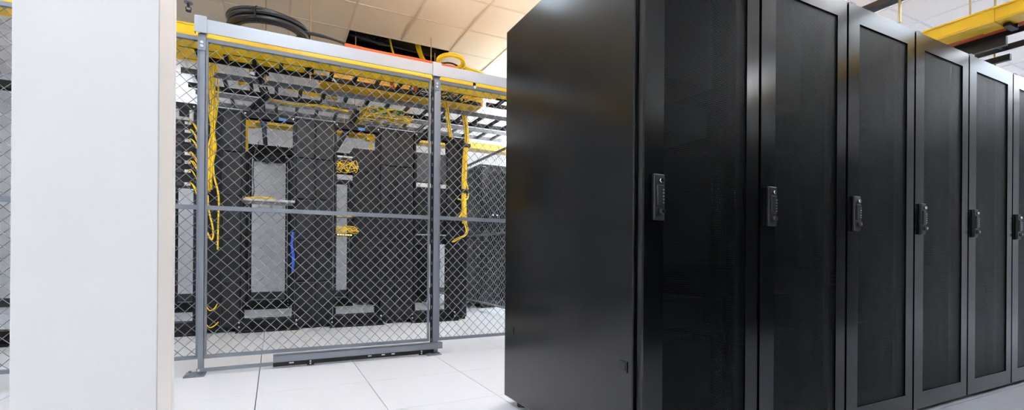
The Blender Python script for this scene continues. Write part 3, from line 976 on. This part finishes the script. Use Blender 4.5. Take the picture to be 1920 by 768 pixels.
for z, lb in ((2.14, 'upper black strap around the right yellow drop'), (1.58, 'lower black strap around the right yellow drop')):
    o = B(2.02, 2.145, 5.395, 5.498, z - .022, z + .022).build('cable_strap', 'rub', bevel=.01)
    tag(o, lb, 'strap')
# yellow fibres lying over ladder racks
cable('fibre_run', 'yellow fibre run sagging over the front ladder rack, left part', bundle([(-.32, 5.62, 2.555), (-.15, 5.6, 2.60), (.10, 5.58, 2.57), (.35, 5.62, 2.55), (.62, 5.66, 2.55)], 10, .035, .009), 'yelc')
cable('fibre_run', 'yellow fibre run under the front ladder rack crossing to the tangled rack', bundle([(-.05, 5.70, 2.45), (.15, 5.7, 2.43), (.45, 5.6, 2.43), (.72, 5.55, 2.40)], 5, .02, .009), 'yelc')
cable('fibre_run', 'pale fibre tangle on the first ladder rack mid fence', bundle([(.15, 5.08, 2.65), (.32, 5.12, 2.67), (.46, 5.16, 2.65), (.56, 5.3, 2.62)], 8, .04, .009), 'whitec')
cable('fibre_run', 'yellow fibre tangle over the tangled rack top', tangle(.85, 1.45, 5.40, 5.75, 2.33, 2.49, 13, .007), 'yelc', kind='stuff')
cable('fibre_run', 'white and grey cords over the tangled rack top', tangle(.80, 1.40, 5.5, 5.8, 2.34, 2.48, 6, .007), 'whitec', kind='stuff')
cable('fibre_run', 'green cord in the cable tangle above the racks', tangle(1.0, 1.35, 5.42, 5.6, 2.40, 2.48, 2, .009), 'green', kind='stuff')
cable('cord_run', 'orange-red cords crossing the ladder rack left of the right fence post', bundle([(1.05, 4.95, 2.66), (1.10, 5.06, 2.64), (1.15, 5.2, 2.62)], 3, .02, .014), 'orange')
cable('cord_run', 'second orange-red cords crossing near the right fence post', bundle([(1.30, 4.95, 2.66), (1.36, 5.06, 2.64), (1.40, 5.2, 2.62)], 3, .02, .014), 'orange')
cable('cord_run', 'dark cord tangle around the right fence post top', tangle(1.35, 1.9, 5.0, 5.35, 2.60, 2.70, 14, .009), 'blackc', kind='stuff')
cable('cord_run', 'white cord tangle around the right fence post top', tangle(1.35, 1.9, 5.0, 5.4, 2.62, 2.68, 7, .007), 'whitec', kind='stuff')
cable('cord_run', 'yellow cord tangle right of the right fence post top', tangle(1.7, 2.2, 5.0, 5.4, 2.62, 2.70, 14, .009), 'yelc', kind='stuff')
cable('black_bundle', 'black cable bundle gathered over the shelf rack', bundle([(-.22, 5.62, 2.30), (-.16, 5.58, 2.36), (-.1, 5.52, 2.42), (-.12, 5.46, 2.49)], 7, .035, .01), 'blackc')
cable('blue_cord', 'blue cord strip down the left edge of the double cable manager', bundle([(.175, 5.47, 1.03), (.165, 5.46, .9), (.178, 5.46, .75), (.172, 5.47, .60)], 4, .012, .006), 'blue')
for x, z, lb in ((.03, 2.20, 'small blue tape tag on the shelf rack top bar'), (.83, 2.20, 'small blue tape tag on the tangled rack top bar')):
    o = B(x, x + .07, RYF + .068, RYF + .0745, z - .015, z + .015).build('tape_tag', 'bluetag')
    tag(o, lb, 'tape')

# ------------------------------------------------------------------ overhead at the right, above the big cabinets
trough(4.885, 5.07, -3.2, 5.2, 2.60, 'bright yellow raceway above the black cabinet row at upper right', axis='y', hgt=.11)
ladder(5.20, 5.56, -3.2, 5.2, 2.57, 'black ladder rack beside the upper right yellow raceway', axis='y', pitch=.3)
t = thing('orange_duct_run', 'dark orange innerducts beside the upper right yellow raceway', 'cable', (5.10, 0, 2.615))
for k in range(2):
    MB().tube([(k * .045, -3.2, 0), (k * .045, 5.2, 0)], .02, 8).build('duct', 'orange', t, smooth=True)
t = thing('support_strut', 'short black strut end hanging beside the upper right raceway', 'strut', (5.16, 1.58, 2.49))
B(0, .04, 0, 3.4, 0, .07).build('strut_body', 'lad', t)
B(.41, .45, .1, 3.4, 0, .05).build('strut_body', 'lad', t)
B(.04, .41, .30, .34, .0, .04).build('cross_bar', 'lad', t)
for x, y in ((.30, .32), (.43, .2)):
    MB().cyl((x, y, -.22), (x, y, ZC - 2.495), .008, 8).build('hanger_rod', 'brass', t)
t = thing('raceway_bracket', 'dark bracket clamping the upper right yellow raceway', 'bracket', (5.075, 1.52, 2.57))
MB().box(0, .012, -.03, .03, 0, .10).box(-.10, .06, -.02, .02, 0, .022).build('bracket_body', 'rack', t)
for y in (-.015, .015):
    MB().cyl((.04, y, .022), (.04, y, .05), .010, 6).build('bolt', 'zinc', t)
t = thing('support_strut', 'black overhead strut above the third and fourth cabinets', 'strut', (3.86, -1.5, 2.60))
B(0, .07, 0, 3.5, 0, .045).build('strut_body', 'lad', t)
for y in (1.0, 3.23):
    MB().cyl((.035, y, -.16), (.035, y, ZC - 2.605), .010, 8).build('hanger_rod', 'brass', t)
    B(.0, .07, y - .03, y + .03, .046, .07).build('rod_clamp', 'rack', t)
